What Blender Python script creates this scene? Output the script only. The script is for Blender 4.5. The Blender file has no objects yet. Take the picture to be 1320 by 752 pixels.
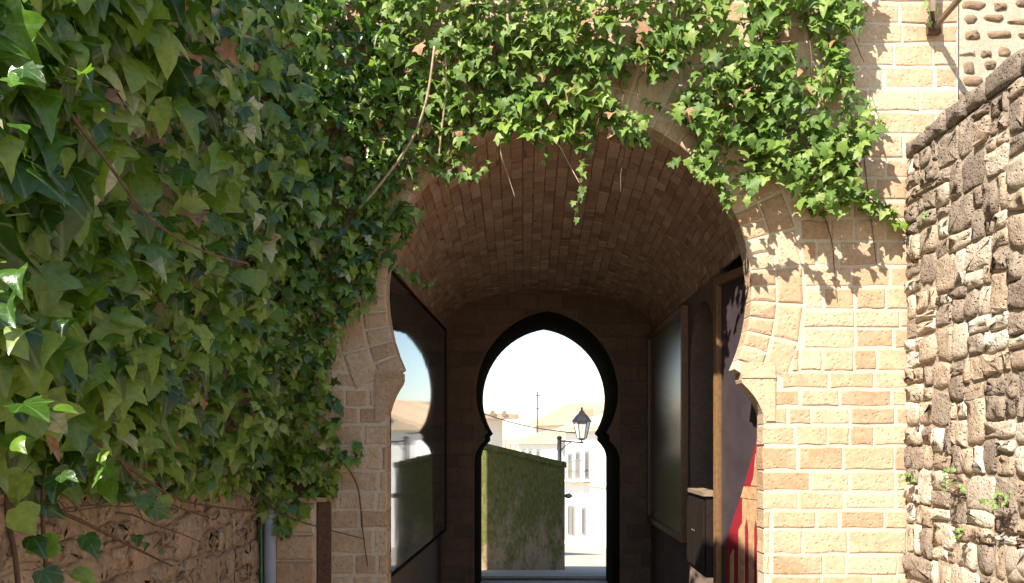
import bpy, bmesh, math, random
import numpy as np
from mathutils import Vector, Matrix, noise
R = math.radians
random.seed(7)
S = bpy.context.scene
COL = S.collection

# ------------------------------------------------------------------ camera
F = 1143.0                      # focal length in photo pixels
CX, CY, EYE = 675.0, 570.0, 1.6
cam = bpy.data.cameras.new('camera'); camo = bpy.data.objects.new('camera', cam); COL.objects.link(camo)
camo.location = (0, 0, EYE); camo.rotation_euler = (R(90), 0, 0)
cam.sensor_width = 36; cam.lens = 36 * F / 1320
cam.shift_x = -(CX - 660) / 1320; cam.shift_y = (CY - 376) / 1320
cam.clip_start = .05; cam.clip_end = 3000
S.camera = camo

# ------------------------------------------------------------------ light
SUN = Vector((1.0, 1.3, -1.62)).normalized()
w = bpy.data.worlds.new('World'); S.world = w; w.use_nodes = True
nt = w.node_tree; bg = nt.nodes['Background']
sky = nt.nodes.new('ShaderNodeTexSky'); sky.sky_type = 'NISHITA'; sky.sun_disc = False
to_sun = -SUN
sky.sun_elevation = math.asin(to_sun.z); sky.sun_rotation = math.atan2(to_sun.x, to_sun.y)
sky.air_density = 1.0; sky.dust_density = .4
nt.links.new(sky.outputs[0], bg.inputs[0]); bg.inputs[1].default_value = .108
sl = bpy.data.lights.new('sun', 'SUN'); sl.energy = 5.0; sl.angle = R(.5); sl.color = (1, .94, .84)
so = bpy.data.objects.new('sun', sl); COL.objects.link(so); so.rotation_euler = SUN.to_track_quat('-Z', 'Y').to_euler()
so.location = (-6, -6, 12)
vs = S.view_settings; vs.view_transform = 'Standard'; vs.look = 'None'; vs.exposure = 1.32; vs.gamma = 1
vs.use_curve_mapping = False
S.cycles.max_bounces = 10; S.cycles.diffuse_bounces = 6; S.cycles.glossy_bounces = 4; S.cycles.transmission_bounces = 6

def P(px, py, y):
    """photo pixel at depth y -> world point"""
    return Vector(((px - CX) / F * y, y, EYE + (CY - py) / F * y))

# ------------------------------------------------------------------ materials
def mat(name):
    m = bpy.data.materials.new(name); m.use_nodes = True
    n = m.node_tree.nodes; return m, n, m.node_tree.links, n['Principled BSDF']

def setramp(node, stops, const=False):
    cr = node.color_ramp
    if const: cr.interpolation = 'CONSTANT'
    while len(cr.elements) < len(stops): cr.elements.new(.5)
    for e, (p, c) in zip(cr.elements, stops):
        e.position = p; e.color = (*c, 1)

def rnd_value(n, l):
    oi = n.new('ShaderNodeObjectInfo'); ge = n.new('ShaderNodeNewGeometry')
    a = n.new('ShaderNodeMath'); a.operation = 'ADD'
    l.new(oi.outputs['Random'], a.inputs[0]); l.new(ge.outputs['Random Per Island'], a.inputs[1])
    f = n.new('ShaderNodeMath'); f.operation = 'FRACT'; l.new(a.outputs[0], f.inputs[0])
    return f.outputs[0], ge

def noise_tex(n, l, ge, scale, detail=6, rough=.6, stretch=None):
    t = n.new('ShaderNodeTexNoise'); t.inputs['Scale'].default_value = scale
    t.inputs['Detail'].default_value = detail; t.inputs['Roughness'].default_value = rough
    src = ge.outputs['Position']
    if stretch:
        mp = n.new('ShaderNodeMapping'); mp.inputs['Scale'].default_value = stretch
        l.new(src, mp.inputs['Vector']); src = mp.outputs[0]
    l.new(src, t.inputs['Vector']); return t

def mixc(n, l, fac, a, b, mode='MIX'):
    m = n.new('ShaderNodeMix'); m.data_type = 'RGBA'; m.blend_type = mode
    for inp, v in ((m.inputs[0], fac), (m.inputs[6], a), (m.inputs[7], b)):
        if isinstance(v, (int, float)): inp.default_value = v
        elif isinstance(v, tuple): inp.default_value = (*v, 1)
        else: l.new(v, inp)
    return m.outputs[2]

def stone_mat(name, stops, stain=(.5, .4, .3), stain_amt=.5, s1=9, s2=60, bump=.5, dist=.02, rough=.9, pits=0., const=False, spec=.2):
    m, n, l, b = mat(name)
    rv, ge = rnd_value(n, l)
    cr = n.new('ShaderNodeValToRGB'); setramp(cr, stops, const); l.new(rv, cr.inputs[0])
    t1 = noise_tex(n, l, ge, s1, 8, .65); t2 = noise_tex(n, l, ge, s2, 8, .7)
    r1 = n.new('ShaderNodeMapRange'); r1.inputs[1].default_value = .42; r1.inputs[2].default_value = .72
    r1.inputs[4].default_value = stain_amt; l.new(t1.outputs[0], r1.inputs[0])
    c = mixc(n, l, r1.outputs[0], cr.outputs[0], stain)
    r2 = n.new('ShaderNodeMapRange'); r2.inputs[1].default_value = .3; r2.inputs[2].default_value = .75
    r2.inputs[3].default_value = .72; r2.inputs[4].default_value = 1.18; l.new(t2.outputs[0], r2.inputs[0])
    c = mixc(n, l, 1.0, c, r2.outputs[0], 'MULTIPLY')
    h = n.new('ShaderNodeMath'); h.operation = 'MULTIPLY_ADD'; l.new(t2.outputs[0], h.inputs[0]); h.inputs[1].default_value = .4
    l.new(t1.outputs[0], h.inputs[2]); hh = h.outputs[0]
    if pits:
        v = n.new('ShaderNodeTexVoronoi'); v.inputs['Scale'].default_value = s2 * .8; l.new(ge.outputs['Position'], v.inputs['Vector'])
        rp = n.new('ShaderNodeMapRange'); rp.inputs[1].default_value = .05; rp.inputs[2].default_value = .32
        rp.inputs[3].default_value = 1 - pits; rp.inputs[4].default_value = 1; l.new(v.outputs[0], rp.inputs[0])
        h2 = n.new('ShaderNodeMath'); h2.operation = 'MULTIPLY'; l.new(hh, h2.inputs[0]); l.new(rp.outputs[0], h2.inputs[1]); hh = h2.outputs[0]
    bp = n.new('ShaderNodeBump'); bp.inputs['Strength'].default_value = bump; bp.inputs['Distance'].default_value = dist
    l.new(hh, bp.inputs['Height']); l.new(bp.outputs[0], b.inputs['Normal'])
    l.new(c, b.inputs['Base Color']); b.inputs['Roughness'].default_value = rough; b.inputs['Specular IOR Level'].default_value = spec
    return m

def plain(name, col, rough=.6, metal=0., var=.25, scale=20, bump=.1, spec=.4):
    m, n, l, b = mat(name)
    ge = n.new('ShaderNodeNewGeometry'); t = noise_tex(n, l, ge, scale)
    r = n.new('ShaderNodeMapRange'); r.inputs[1].default_value = .3; r.inputs[2].default_value = .7
    r.inputs[3].default_value = 1 - var; r.inputs[4].default_value = 1 + var; l.new(t.outputs[0], r.inputs[0])
    l.new(mixc(n, l, 1., col, r.outputs[0], 'MULTIPLY'), b.inputs['Base Color'])
    b.inputs['Roughness'].default_value = rough; b.inputs['Metallic'].default_value = metal; b.inputs['Specular IOR Level'].default_value = spec
    if bump:
        bp = n.new('ShaderNodeBump'); bp.inputs['Strength'].default_value = bump; bp.inputs['Distance'].default_value = .01
        l.new(t.outputs[0], bp.inputs['Height']); l.new(bp.outputs[0], b.inputs['Normal'])
    return m

M = {}
M['block'] = stone_mat('sandstone_block', [(0, (.46, .30, .178)), (.2, (.54, .385, .245)), (.4, (.40, .24, .135)), (.6, (.56, .415, .275)), (.8, (.47, .305, .18)), (1, (.40, .245, .145))],
                       (.57, .445, .315), .65, 3.5, 38, .55, .02, pits=.6)
M['mortar'] = stone_mat('lime_mortar', [(0, (.57, .475, .36)), (1, (.61, .515, .40))], (.50, .385, .27), .55, 4, 60, .5, .015)
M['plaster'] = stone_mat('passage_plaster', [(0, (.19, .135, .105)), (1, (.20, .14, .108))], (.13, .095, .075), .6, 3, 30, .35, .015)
M['brick'] = stone_mat('vault_brick', [(0, (.50, .325, .21)), (.3, (.42, .255, .16)), (.55, (.58, .40, .275)), (.8, (.46, .29, .19)), (1, (.33, .195, .125))],
                       (.28, .175, .12), .4, 6, 60, .5, .01)
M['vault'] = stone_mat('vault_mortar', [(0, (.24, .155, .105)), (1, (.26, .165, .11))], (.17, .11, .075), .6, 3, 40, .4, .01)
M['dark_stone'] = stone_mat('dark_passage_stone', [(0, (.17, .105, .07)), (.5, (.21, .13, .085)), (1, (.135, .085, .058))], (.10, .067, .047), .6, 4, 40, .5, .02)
M['reveal'] = stone_mat('near_black_reveal', [(0, (.024, .020, .014)), (1, (.026, .022, .015))], (.014, .015, .010), .7, 3, 30, .5, .02, rough=1., spec=0.)  # near-black stone for the inner faces of the far arch
M['rub_brown'] = stone_mat('rubble_brown', [(0, (.43, .315, .215)), (.5, (.52, .40, .28)), (1, (.37, .27, .185))], (.29, .215, .155), .6, 8, 50, .9, .035, pits=.7)
M['rub_grey'] = stone_mat('rubble_grey', [(0, (.33, .25, .185)), (.5, (.40, .31, .23)), (1, (.27, .205, .155))], (.20, .155, .12), .7, 9, 55, 1., .04, pits=.8)
M['rub_white'] = stone_mat('rubble_limewashed', [(0, (.60, .53, .43)), (.5, (.52, .43, .32)), (1, (.64, .57, .47))], (.38, .29, .20), .75, 8, 45, .8, .03, pits=.5)
M['rub_mortar'] = stone_mat('rubble_mortar', [(0, (.46, .36, .255)), (1, (.48, .38, .27))], (.27, .205, .15), .7, 7, 60, .9, .03)
M['left_stone'] = stone_mat('left_wall_rubble', [(0, (.47, .345, .24)), (.4, (.40, .295, .215)), (.7, (.54, .40, .28)), (1, (.44, .31, .205))], (.30, .225, .17), .65, 6, 45, .9, .04, pits=.5)  # stone colour of the left retaining wall
M['left_mortar'] = stone_mat('left_wall_mortar', [(0, (.36, .27, .19)), (1, (.38, .28, .20))], (.22, .165, .12), .6, 6, 50, .7, .03)
M['wash'] = stone_mat('whitewash', [(0, (.40, .33, .25)), (1, (.44, .37, .28))], (.31, .24, .165), .6, 4, 50, .5, .02)
M['wash_stone'] = stone_mat('brown_wash_stone', [(0, (.19, .125, .075)), (.4, (.25, .16, .095)), (.75, (.15, .105, .07)), (.9, (.36, .27, .18)), (1, (.42, .33, .23))], (.34, .26, .17), .5, 10, 60, .7, .02)
M['ground'] = stone_mat('street_paving', [(0, (.43, .375, .30)), (1, (.45, .39, .32))], (.35, .30, .24), .5, 1.5, 30, .3, .02)
M['white'] = plain('white_render', (.80, .78, .73), .85, var=.05, scale=3)
M['cream'] = plain('cream_render', (.78, .70, .56), .85, var=.06, scale=3)
M['shutter'] = plain('grey_shutter', (.22, .20, .17), .6)
M['pane'] = plain('window_pane', (.10, .11, .12), .15, var=.1, bump=0)
M['iron'] = plain('dark_iron', (.03, .03, .032), .45, .6)
M['wood'] = plain('brown_wood', (.20, .105, .045), .5, scale=30)
M['wood_dark'] = plain('dark_wood', (.018, .012, .009), .6, scale=30, spec=.1)
M['frame_dull'] = plain('dull_frame', (.03, .02, .015), 1., spec=0.)
M['timber'] = plain('weathered_timber', (.22, .155, .10), .8, scale=40, bump=.4)
M['pipe'] = plain('blue_grey_pipe', (.33, .37, .47), .5, var=.12, scale=12)
M['rust'] = plain('rust_brown', (.10, .05, .03), .8, var=.5, scale=40)
M['cable_green'] = plain('green_cable', (.06, .20, .07), .5)
M['terracotta'] = stone_mat('roof_tile', [(0, (.58, .42, .28)), (.5, (.66, .50, .34)), (1, (.52, .36, .23))], (.46, .36, .26), .5, 4, 20, .5, .05)
M['chimney'] = plain('chimney_brick', (.50, .26, .16), .9)
M['lamp_glass'] = plain('frosted_lamp_glass', (.62, .60, .55), .25, var=.05, bump=0)
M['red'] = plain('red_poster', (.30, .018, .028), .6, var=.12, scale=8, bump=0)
M['tan'] = plain('tan_print', (.52, .32, .17), .6, var=.3, scale=22, bump=0)
M['mauve'] = plain('mauve_painted_shade', (.06, .045, .05), .5, var=.2, scale=6, bump=0)  # mauve paints the shaded part of the poster panel
M['stem'] = plain('ivy_stem', (.11, .06, .04), .8, var=.4, scale=40)
M['stem_pale'] = plain('pale_ivy_stem', (.36, .26, .16), .8, var=.3, scale=40)

def moss_mat():
    m, n, l, b = mat('mossy_render')
    ge = n.new('ShaderNodeNewGeometry')
    t1 = noise_tex(n, l, ge, 1.5, 8, .7); t2 = noise_tex(n, l, ge, 22, 8, .75, (1, 1, .45)); t3 = noise_tex(n, l, ge, 3.2, 10, .8, (1.6, 1, .8))
    cr = n.new('ShaderNodeValToRGB'); setramp(cr, [(.3, (.050, .054, .015)), (.45, (.105, .108, .026)), (.6, (.16, .155, .042)), (.75, (.23, .19, .09))]); l.new(t2.outputs[0], cr.inputs[0])
    sep = n.new('ShaderNodeSeparateXYZ'); l.new(ge.outputs['Position'], sep.inputs[0])
    zr = n.new('ShaderNodeMapRange'); zr.inputs[1].default_value = -.4; zr.inputs[2].default_value = 1.1; zr.inputs[3].default_value = .09; zr.inputs[4].default_value = -.10
    l.new(sep.outputs[2], zr.inputs[0])
    ad = n.new('ShaderNodeMath'); l.new(t3.outputs[0], ad.inputs[0]); l.new(zr.outputs[0], ad.inputs[1])
    fr = n.new('ShaderNodeMapRange'); fr.inputs[1].default_value = .48; fr.inputs[2].default_value = .62; l.new(ad.outputs[0], fr.inputs[0])
    c = mixc(n, l, fr.outputs[0], cr.outputs[0], (.33, .23, .15))
    l.new(c, b.inputs['Base Color']); b.inputs['Roughness'].default_value = .95
    bp = n.new('ShaderNodeBump'); bp.inputs['Strength'].default_value = .5; bp.inputs['Distance'].default_value = .02
    l.new(t2.outputs[0], bp.inputs['Height']); l.new(bp.outputs[0], b.inputs['Normal'])
    return m
M['moss'] = moss_mat()

def leaf_mat(name, stops, rgh=.36, spc=.5):
    m, n, l, b = mat(name)
    rv, ge = rnd_value(n, l)
    cr = n.new('ShaderNodeValToRGB'); setramp(cr, stops); l.new(rv, cr.inputs[0])
    uv = n.new('ShaderNodeUVMap'); uv.uv_map = 'leaf'
    sep = n.new('ShaderNodeSeparateXYZ'); l.new(uv.outputs[0], sep.inputs[0])
    an = n.new('ShaderNodeMath'); an.operation = 'ARCTAN2'; l.new(sep.outputs[0], an.inputs[0]); l.new(sep.outputs[1], an.inputs[1])
    pp = n.new('ShaderNodeMath'); pp.operation = 'PINGPONG'; l.new(an.outputs[0], pp.inputs[0]); pp.inputs[1].default_value = .40
    vr = n.new('ShaderNodeMapRange'); vr.inputs[1].default_value = .015; vr.inputs[2].default_value = .07; vr.inputs[3].default_value = .45; vr.inputs[4].default_value = 0
    l.new(pp.outputs[0], vr.inputs[0])
    t = noise_tex(n, l, ge, 60, 4, .6)
    r = n.new('ShaderNodeMapRange'); r.inputs[1].default_value = .3; r.inputs[2].default_value = .7; r.inputs[3].default_value = .75; r.inputs[4].default_value = 1.2
    l.new(t.outputs[0], r.inputs[0])
    c = mixc(n, l, 1., cr.outputs[0], r.outputs[0], 'MULTIPLY')
    c = mixc(n, l, vr.outputs[0], c, (.20, .26, .11))
    l.new(c, b.inputs['Base Color']); b.inputs['Roughness'].default_value = rgh; b.inputs['Specular IOR Level'].default_value = spc
    bp = n.new('ShaderNodeBump'); bp.inputs['Strength'].default_value = .35; bp.inputs['Distance'].default_value = .006
    l.new(t.outputs[0], bp.inputs['Height']); l.new(bp.outputs[0], b.inputs['Normal'])
    tr = n.new('ShaderNodeBsdfTranslucent')
    hs = mixc(n, l, 1., c, (1.5, 1.75, .6), 'MULTIPLY'); l.new(hs, tr.inputs[0])
    mx = n.new('ShaderNodeMixShader'); mx.inputs[0].default_value = .32
    l.new(b.outputs[0], mx.inputs[1]); l.new(tr.outputs[0], mx.inputs[2])
    l.new(mx.outputs[0], n['Material Output'].inputs[0])
    return m
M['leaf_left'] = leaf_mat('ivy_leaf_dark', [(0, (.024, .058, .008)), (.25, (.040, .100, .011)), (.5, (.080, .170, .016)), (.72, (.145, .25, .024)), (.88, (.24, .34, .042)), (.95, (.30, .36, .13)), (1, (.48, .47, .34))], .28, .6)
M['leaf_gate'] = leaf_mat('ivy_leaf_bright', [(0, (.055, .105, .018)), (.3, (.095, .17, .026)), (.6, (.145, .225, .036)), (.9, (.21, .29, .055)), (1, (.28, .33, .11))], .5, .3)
M['leaf_young'] = leaf_mat('ivy_leaf_young', [(0, (.10, .19, .025)), (.5, (.17, .27, .035)), (.9, (.24, .33, .06)), (1, (.33, .38, .14))], .48, .3)
M['leaf_dead'] = plain('dry_leaf', (.26, .14, .07), .8, var=.4, scale=40)

def glass_panel_mat(name, col, rough, spec=.6):
    m, n, l, b = mat(name)
    b.inputs['Base Color'].default_value = (*col, 1); b.inputs['Roughness'].default_value = rough
    b.inputs['Specular IOR Level'].default_value = spec; b.inputs['IOR'].default_value = 1.55
    ge = n.new('ShaderNodeNewGeometry'); t = noise_tex(n, l, ge, 1.6, 2, .5)
    bp = n.new('ShaderNodeBump'); bp.inputs['Strength'].default_value = .06; bp.inputs['Distance'].default_value = .02
    l.new(t.outputs[0], bp.inputs['Height']); l.new(bp.outputs[0], b.inputs['Normal'])
    return m
M['mirror_glass'] = glass_panel_mat('dark_glazing', (.05, .045, .045), .045, .9)
M['sheen_glass'] = glass_panel_mat('dull_glazing', (.15, .13, .135), .24, 1.)
def clear_glass():
    m, n, l, b = mat('clear_glazing')
    tr = n.new('ShaderNodeBsdfTransparent'); gl = n.new('ShaderNodeBsdfGlossy'); gl.inputs['Roughness'].default_value = .06
    mx = n.new('ShaderNodeMixShader'); mx.inputs[0].default_value = .10; l.new(tr.outputs[0], mx.inputs[1]); l.new(gl.outputs[0], mx.inputs[2])
    l.new(mx.outputs[0], n['Material Output'].inputs[0]); return m
M['clear_glass'] = clear_glass()

# ------------------------------------------------------------------ object helpers
WLOC = {}
def link(o, parent=None, loc=Vector((0, 0, 0))):
    COL.objects.link(o); WLOC[o.name] = Vector(loc)
    if parent is not None:
        o.parent = parent; o.location = Vector(loc) - WLOC[parent.name]
    else: o.location = loc
    return o
def tag(o, label=None, cat=None, group=None, kind=None):
    if label: o['label'] = label
    if cat: o['category'] = cat
    if group: o['group'] = group
    if kind: o['kind'] = kind
    return o
def thing(name, loc, label, cat, group=None):
    o = bpy.data.objects.new(name, None); o.empty_display_size = .1
    link(o, None, Vector(loc)); return tag(o, label, cat, group)
def mesh(name, verts, faces, m, parent=None, smooth=False, origin=None):
    vs_ = [Vector(v) for v in verts]
    if origin is None:
        origin = sum(vs_, Vector()) / len(vs_)
    origin = Vector(origin)
    me = bpy.data.meshes.new(name); me.from_pydata([v - origin for v in vs_], [], faces); me.update()
    if m: me.materials.append(m)
    if smooth: me.polygons.foreach_set('use_smooth', [True] * len(me.polygons))
    return link(bpy.data.objects.new(name, me), parent, origin)

class MB:
    def __init__(s): s.v = []; s.f = []
    def add(s, v, f):
        o = len(s.v); s.v += [Vector(x) for x in v]; s.f += [[i + o for i in q] for q in f]; return s
    def box(s, a, b):
        x0, y0, z0 = (min(a[i], b[i]) for i in range(3)); x1, y1, z1 = (max(a[i], b[i]) for i in range(3))
        return s.add([(x0, y0, z0), (x1, y0, z0), (x1, y1, z0), (x0, y1, z0), (x0, y0, z1), (x1, y0, z1), (x1, y1, z1), (x0, y1, z1)],
                     [(0, 3, 2, 1), (4, 5, 6, 7), (0, 1, 5, 4), (1, 2, 6, 5), (2, 3, 7, 6), (3, 0, 4, 7)])
    def tube(s, pts, r, n=6, r1=None):
        pts = [Vector(p) for p in pts]; rings = []; base = len(s.v)
        for i, p in enumerate(pts):
            d = (pts[min(i + 1, len(pts) - 1)] - pts[max(i - 1, 0)]).normalized()
            a = d.cross(Vector((.31, .2, .93))).normalized(); b = d.cross(a)
            rr = r if r1 is None else r + (r1 - r) * i / max(1, len(pts) - 1)
            for k in range(n):
                t = 2 * math.pi * k / n; s.v.append(p + (a * math.cos(t) + b * math.sin(t)) * rr)
        for i in range(len(pts) - 1):
            for k in range(n):
                a0 = base + i * n + k; a1 = base + i * n + (k + 1) % n
                s.f.append([a0, a1, a1 + n, a0 + n])
        s.f.append([base + k for k in range(n)][::-1]); s.f.append([base + (len(pts) - 1) * n + k for k in range(n)])
        return s
    def lathe(s, c, prof, n=12, rot=0.):
        base = len(s.v); c = Vector(c)
        for r_, z in prof:
            for k in range(n):
                t = 2 * math.pi * k / n + rot; s.v.append(c + Vector((r_ * math.cos(t), r_ * math.sin(t), z)))
        for i in range(len(prof) - 1):
            for k in range(n):
                a0 = base + i * n + k; a1 = base + i * n + (k + 1) % n; s.f.append([a0, a1, a1 + n, a0 + n])
        s.f.append([base + k for k in range(n)][::-1]); s.f.append([base + (len(prof) - 1) * n + k for k in range(n)])
        return s
    def build(s, name, m, parent=None, smooth=False, origin=None): return mesh(name, s.v, s.f, m, parent, smooth, origin)

def extrude_poly(poly, mapper, w0, w1):
    """solid from a (possibly concave) polygon; returns verts, faces; mapper(u,v,w)"""
    n = len(poly)
    v = [mapper(u, q, w0) for u, q in poly] + [mapper(u, q, w1) for u, q in poly]
    f = [list(range(n))[::-1], [n + i for i in range(n)]]
    f += [[i, (i + 1) % n, n + (i + 1) % n, n + i] for i in range(n)]
    return v, f

def clip(poly, nx, nz, d):
    """keep u*nx+v*nz <= d"""
    out = []
    for i in range(len(poly)):
        a = poly[i]; b = poly[(i + 1) % len(poly)]
        da = a[0] * nx + a[1] * nz - d; db = b[0] * nx + b[1] * nz - d
        if da <= 0: out.append(a)
        if (da < 0 < db) or (db < 0 < da):
            t = da / (da - db); out.append((a[0] + (b[0] - a[0]) * t, a[1] + (b[1] - a[1]) * t))
    return out
def area(p): return .5 * abs(sum(p[i][0] * p[(i + 1) % len(p)][1] - p[(i + 1) % len(p)][0] * p[i][1] for i in range(len(p))))
def cen(p): return (sum(q[0] for q in p) / len(p), sum(q[1] for q in p) / len(p))
def subdiv(p, maxlen, jit, rng=random):
    out = []
    for i in range(len(p)):
        a = p[i]; b = p[(i + 1) % len(p)]; L = math.hypot(b[0] - a[0], b[1] - a[1])
        k = max(1, min(3, int(round(L / maxlen))))
        for j in range(k):
            t = j / k; q = jit if j else jit * .5
            out.append((a[0] + (b[0] - a[0]) * t + rng.uniform(-q, q), a[1] + (b[1] - a[1]) * t + rng.uniform(-q, q)))
    return out
def pillow(poly, mapper, rings, jit=0., rng=random):
    """rings: (inset in metres, height); ends in a flat cap"""
    c = cen(poly); n = len(poly); v = []; f = []
    us, qs = [p[0] for p in poly], [p[1] for p in poly]
    rad = .5 * min(max(us) - min(us), max(qs) - min(qs))
    sgn = 1 if sum(poly[i - 1][0] * poly[i][1] - poly[i][0] * poly[i - 1][1] for i in range(n)) > 0 else -1
    nrm = []
    for i in range(n):                       # inward vertex normals
        a, b = poly[i - 1], poly[(i + 1) % n]; d0, d1 = b[0] - a[0], b[1] - a[1]; L = math.hypot(d0, d1) or 1
        nrm.append((-d1 / L * sgn, d0 / L * sgn))
    for k, (ins, h) in enumerate(rings):
        ins = min(ins, rad * .6)
        for (u, q), (nu, nq) in zip(poly, nrm):
            v.append(mapper(u + nu * ins, q + nq * ins, h + (rng.uniform(-jit, jit) if k else 0)))
        if k:
            for i in range(n):
                a = (k - 1) * n + i; b = (k - 1) * n + (i + 1) % n; f.append([a, b, b + n, a + n])
    v.append(mapper(c[0], c[1], rings[-1][1] + rng.uniform(0, jit)))
    e = len(v) - 1; o = (len(rings) - 1) * n
    f += [[o + i, o + (i + 1) % n, e] for i in range(n)]
    return v, f
def voronoi(pts, bb, gap, stretch=1.0):
    """cells of points inside box bb=(u0,v0,u1,v1)"""
    cells = []
    A = np.array(pts)
    for i, p in enumerate(pts):
        poly = [(bb[0], bb[1]), (bb[2], bb[1]), (bb[2], bb[3]), (bb[0], bb[3])]
        d = np.hypot(A[:, 0] - p[0], (A[:, 1] - p[1])); idx = np.argsort(d)[1:16]
        for j in idx:
            q = pts[j]; nx, nz = q[0] - p[0], q[1] - p[1]; L = math.hypot(nx, nz)
            if L < 1e-6: continue
            nx /= L; nz /= L
            mid = ((p[0] + q[0]) * .5) * nx + ((p[1] + q[1]) * .5) * nz
            poly = clip(poly, nx, nz, mid - gap * .5)
            if len(poly) < 3: break
        if len(poly) >= 3 and area(poly) > .0006: cells.append(poly)
    return cells
def rubble_points(bb, hu, hv, rng, jit=.36):
    pts = []; v = bb[1]
    while v < bb[3]:
        h = hv * rng.uniform(.6, 1.4); u = bb[0] - rng.random() * hu
        while u < bb[2] + hu * .2:
            wd = hu * rng.uniform(.4, 1.6)
            pu, pv = u + wd / 2 + rng.uniform(-jit, jit) * wd * .3, v + h / 2 + rng.uniform(-jit, jit) * h
            if bb[0] < pu < bb[2] and bb[1] < pv < bb[3]: pts.append((pu, pv))
            u += wd
        v += h
    return pts

def split_rubble(bb, wr, hr, gap, rng):
    """random rubble: a box split again and again into uneven blocks with knocked-off corners"""
    out = []
    def rec(u0, v0, u1, v1):
        w_, h_ = u1 - u0, v1 - v0
        wm, hm = rng.uniform(*wr), rng.uniform(*hr)
        if w_ > wm and (w_ / wm > h_ / hm or h_ <= hm):
            t = rng.uniform(.32, .68); rec(u0, v0, u0 + w_ * t, v1); rec(u0 + w_ * t, v0, u1, v1); return
        if h_ > hm:
            t = rng.uniform(.32, .68); rec(u0, v0, u1, v0 + h_ * t); rec(u0, v0 + h_ * t, u1, v1); return
        out.append((u0, v0, u1, v1))
    rec(*bb)
    cells = []
    for (u0, v0, u1, v1) in out:
        w_, h_ = u1 - u0, v1 - v0; m_ = min(w_, h_)
        j = lambda k=.11: rng.uniform(-k, k) * m_
        c4 = [(u0 + gap + j(), v0 + gap + j()), (u1 - gap + j(), v0 + gap + j()), (u1 - gap + j(), v1 - gap + j()), (u0 + gap + j(), v1 - gap + j())]
        pl = []
        for k in range(4):
            a, b, c = c4[k - 1], c4[k], c4[(k + 1) % 4]
            t1, t2 = rng.uniform(.04, .30), rng.uniform(.04, .30)
            d1 = math.hypot(a[0] - b[0], a[1] - b[1]); d2 = math.hypot(c[0] - b[0], c[1] - b[1])
            t1 *= m_ / d1; t2 *= m_ / d2
            pl.append((b[0] + (a[0] - b[0]) * t1, b[1] + (a[1] - b[1]) * t1)); pl.append((b[0] + (c[0] - b[0]) * t2, b[1] + (c[1] - b[1]) * t2))
        cells.append(pl)
    return cells

# ------------------------------------------------------------------ ground
prof = [(-120, -.25), (11.9, -.25), (12.25, -.27), (14, -.42), (24, -1.55), (43, -3.45), (70, -5.0), (130, -7), (900, -9)]
gv = []; gf = []
xs = [-300, -60, -12, -3, -.9, .3, 1.4, 4, 12, 60, 300]
for y, z in prof:
    for x in xs: gv.append((x, y, z))
for i in range(len(prof) - 1):
    for j in range(len(xs) - 1):
        a = i * len(xs) + j; gf.append([a, a + 1, a + 1 + len(xs), a + len(xs)])
g = mesh('ground', gv, gf, M['ground'], origin=(0, 0, 0)); tag(g, 'pale stone paved street sloping down beyond the gate', kind='structure')

# ------------------------------------------------------------------ gatehouse
FY, FT = 5.70, .16              # front plane and thickness
PX = F / FY                     # pixels per metre on the front plane
def front(px, py): return ((px - CX) / PX, EYE + (CY - py) / PX)
gate = thing('gatehouse', (.3, FY, 0), 'sandstone gatehouse with a horseshoe arch and brick vaulted passage', 'gatehouse')

AC, AR = (.29, 2.57), 1.177     # front arch centre, radius
def arch_outline(ac, ar, jl, jr, tip, ztip, zlow, n, e=0.):
    """list of (x,z) from bottom right, over the crown, to bottom left"""
    a0 = math.asin((ztip + .09 - ac[1]) / ar)
    pr = [(jr, -.6), (jr, zlow)]
    for t in (.25, .5, .75, 1.):
        pr.append((jr + (ac[0] + tip - jr) * (t ** 1.5), zlow + (ztip - zlow) * (t ** .8)))
    pr.append((ac[0] + tip + .004, ztip + .05))
    arc = []
    for i in range(n + 1):
        t = a0 + (math.pi - 2 * a0) * i / n
        z = ar * math.sin(t)
        if e and z > 0:                      # two centred arcs meeting in a blunt point
            sg = 1 if t <= math.pi / 2 else -1; tt = (t if sg > 0 else math.pi - t) / (math.pi / 2) * math.acos(e / (ar + e))
            arc.append((ac[0] + sg * ((ar + e) * math.cos(tt) - e), ac[1] + (ar + e) * math.sin(tt)))
        else: arc.append((ac[0] + ar * math.cos(t), ac[1] + z))
    pl = [(ac[0] - tip - .004, ztip + .05)]
    for t in (1., .75, .5, .25):
        pl.append((jl + (ac[0] - tip - jl) * (t ** 1.5), zlow + (ztip - zlow) * (t ** .8)))
    pl += [(jl, zlow), (jl, -.6)]
    return pr + arc + pl
JL, JR = -.883, 1.546
out = arch_outline(AC, AR, JL, JR, 1.125, 1.98, 1.74, 40)
FX0, FX1, FTOP = -3.2, 2.79, 6.4
poly = [(FX1, -.6)] + [(FX1, FTOP), (FX0, FTOP), (FX0, -.6)] + out[::-1]
mf = lambda u, v, w: (u, FY - w, v)
v, f = extrude_poly(poly, mf, -FT, 0)
fw = mesh('front_wall', v, f, M['mortar'], gate, origin=(.3, FY, 0))

def inside_open(x, z, grow=0):
    if z > AC[1] - .62: 
        return math.hypot(x - AC[0], z - AC[1]) < AR + grow
    return JL - grow < x < JR + grow

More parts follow.
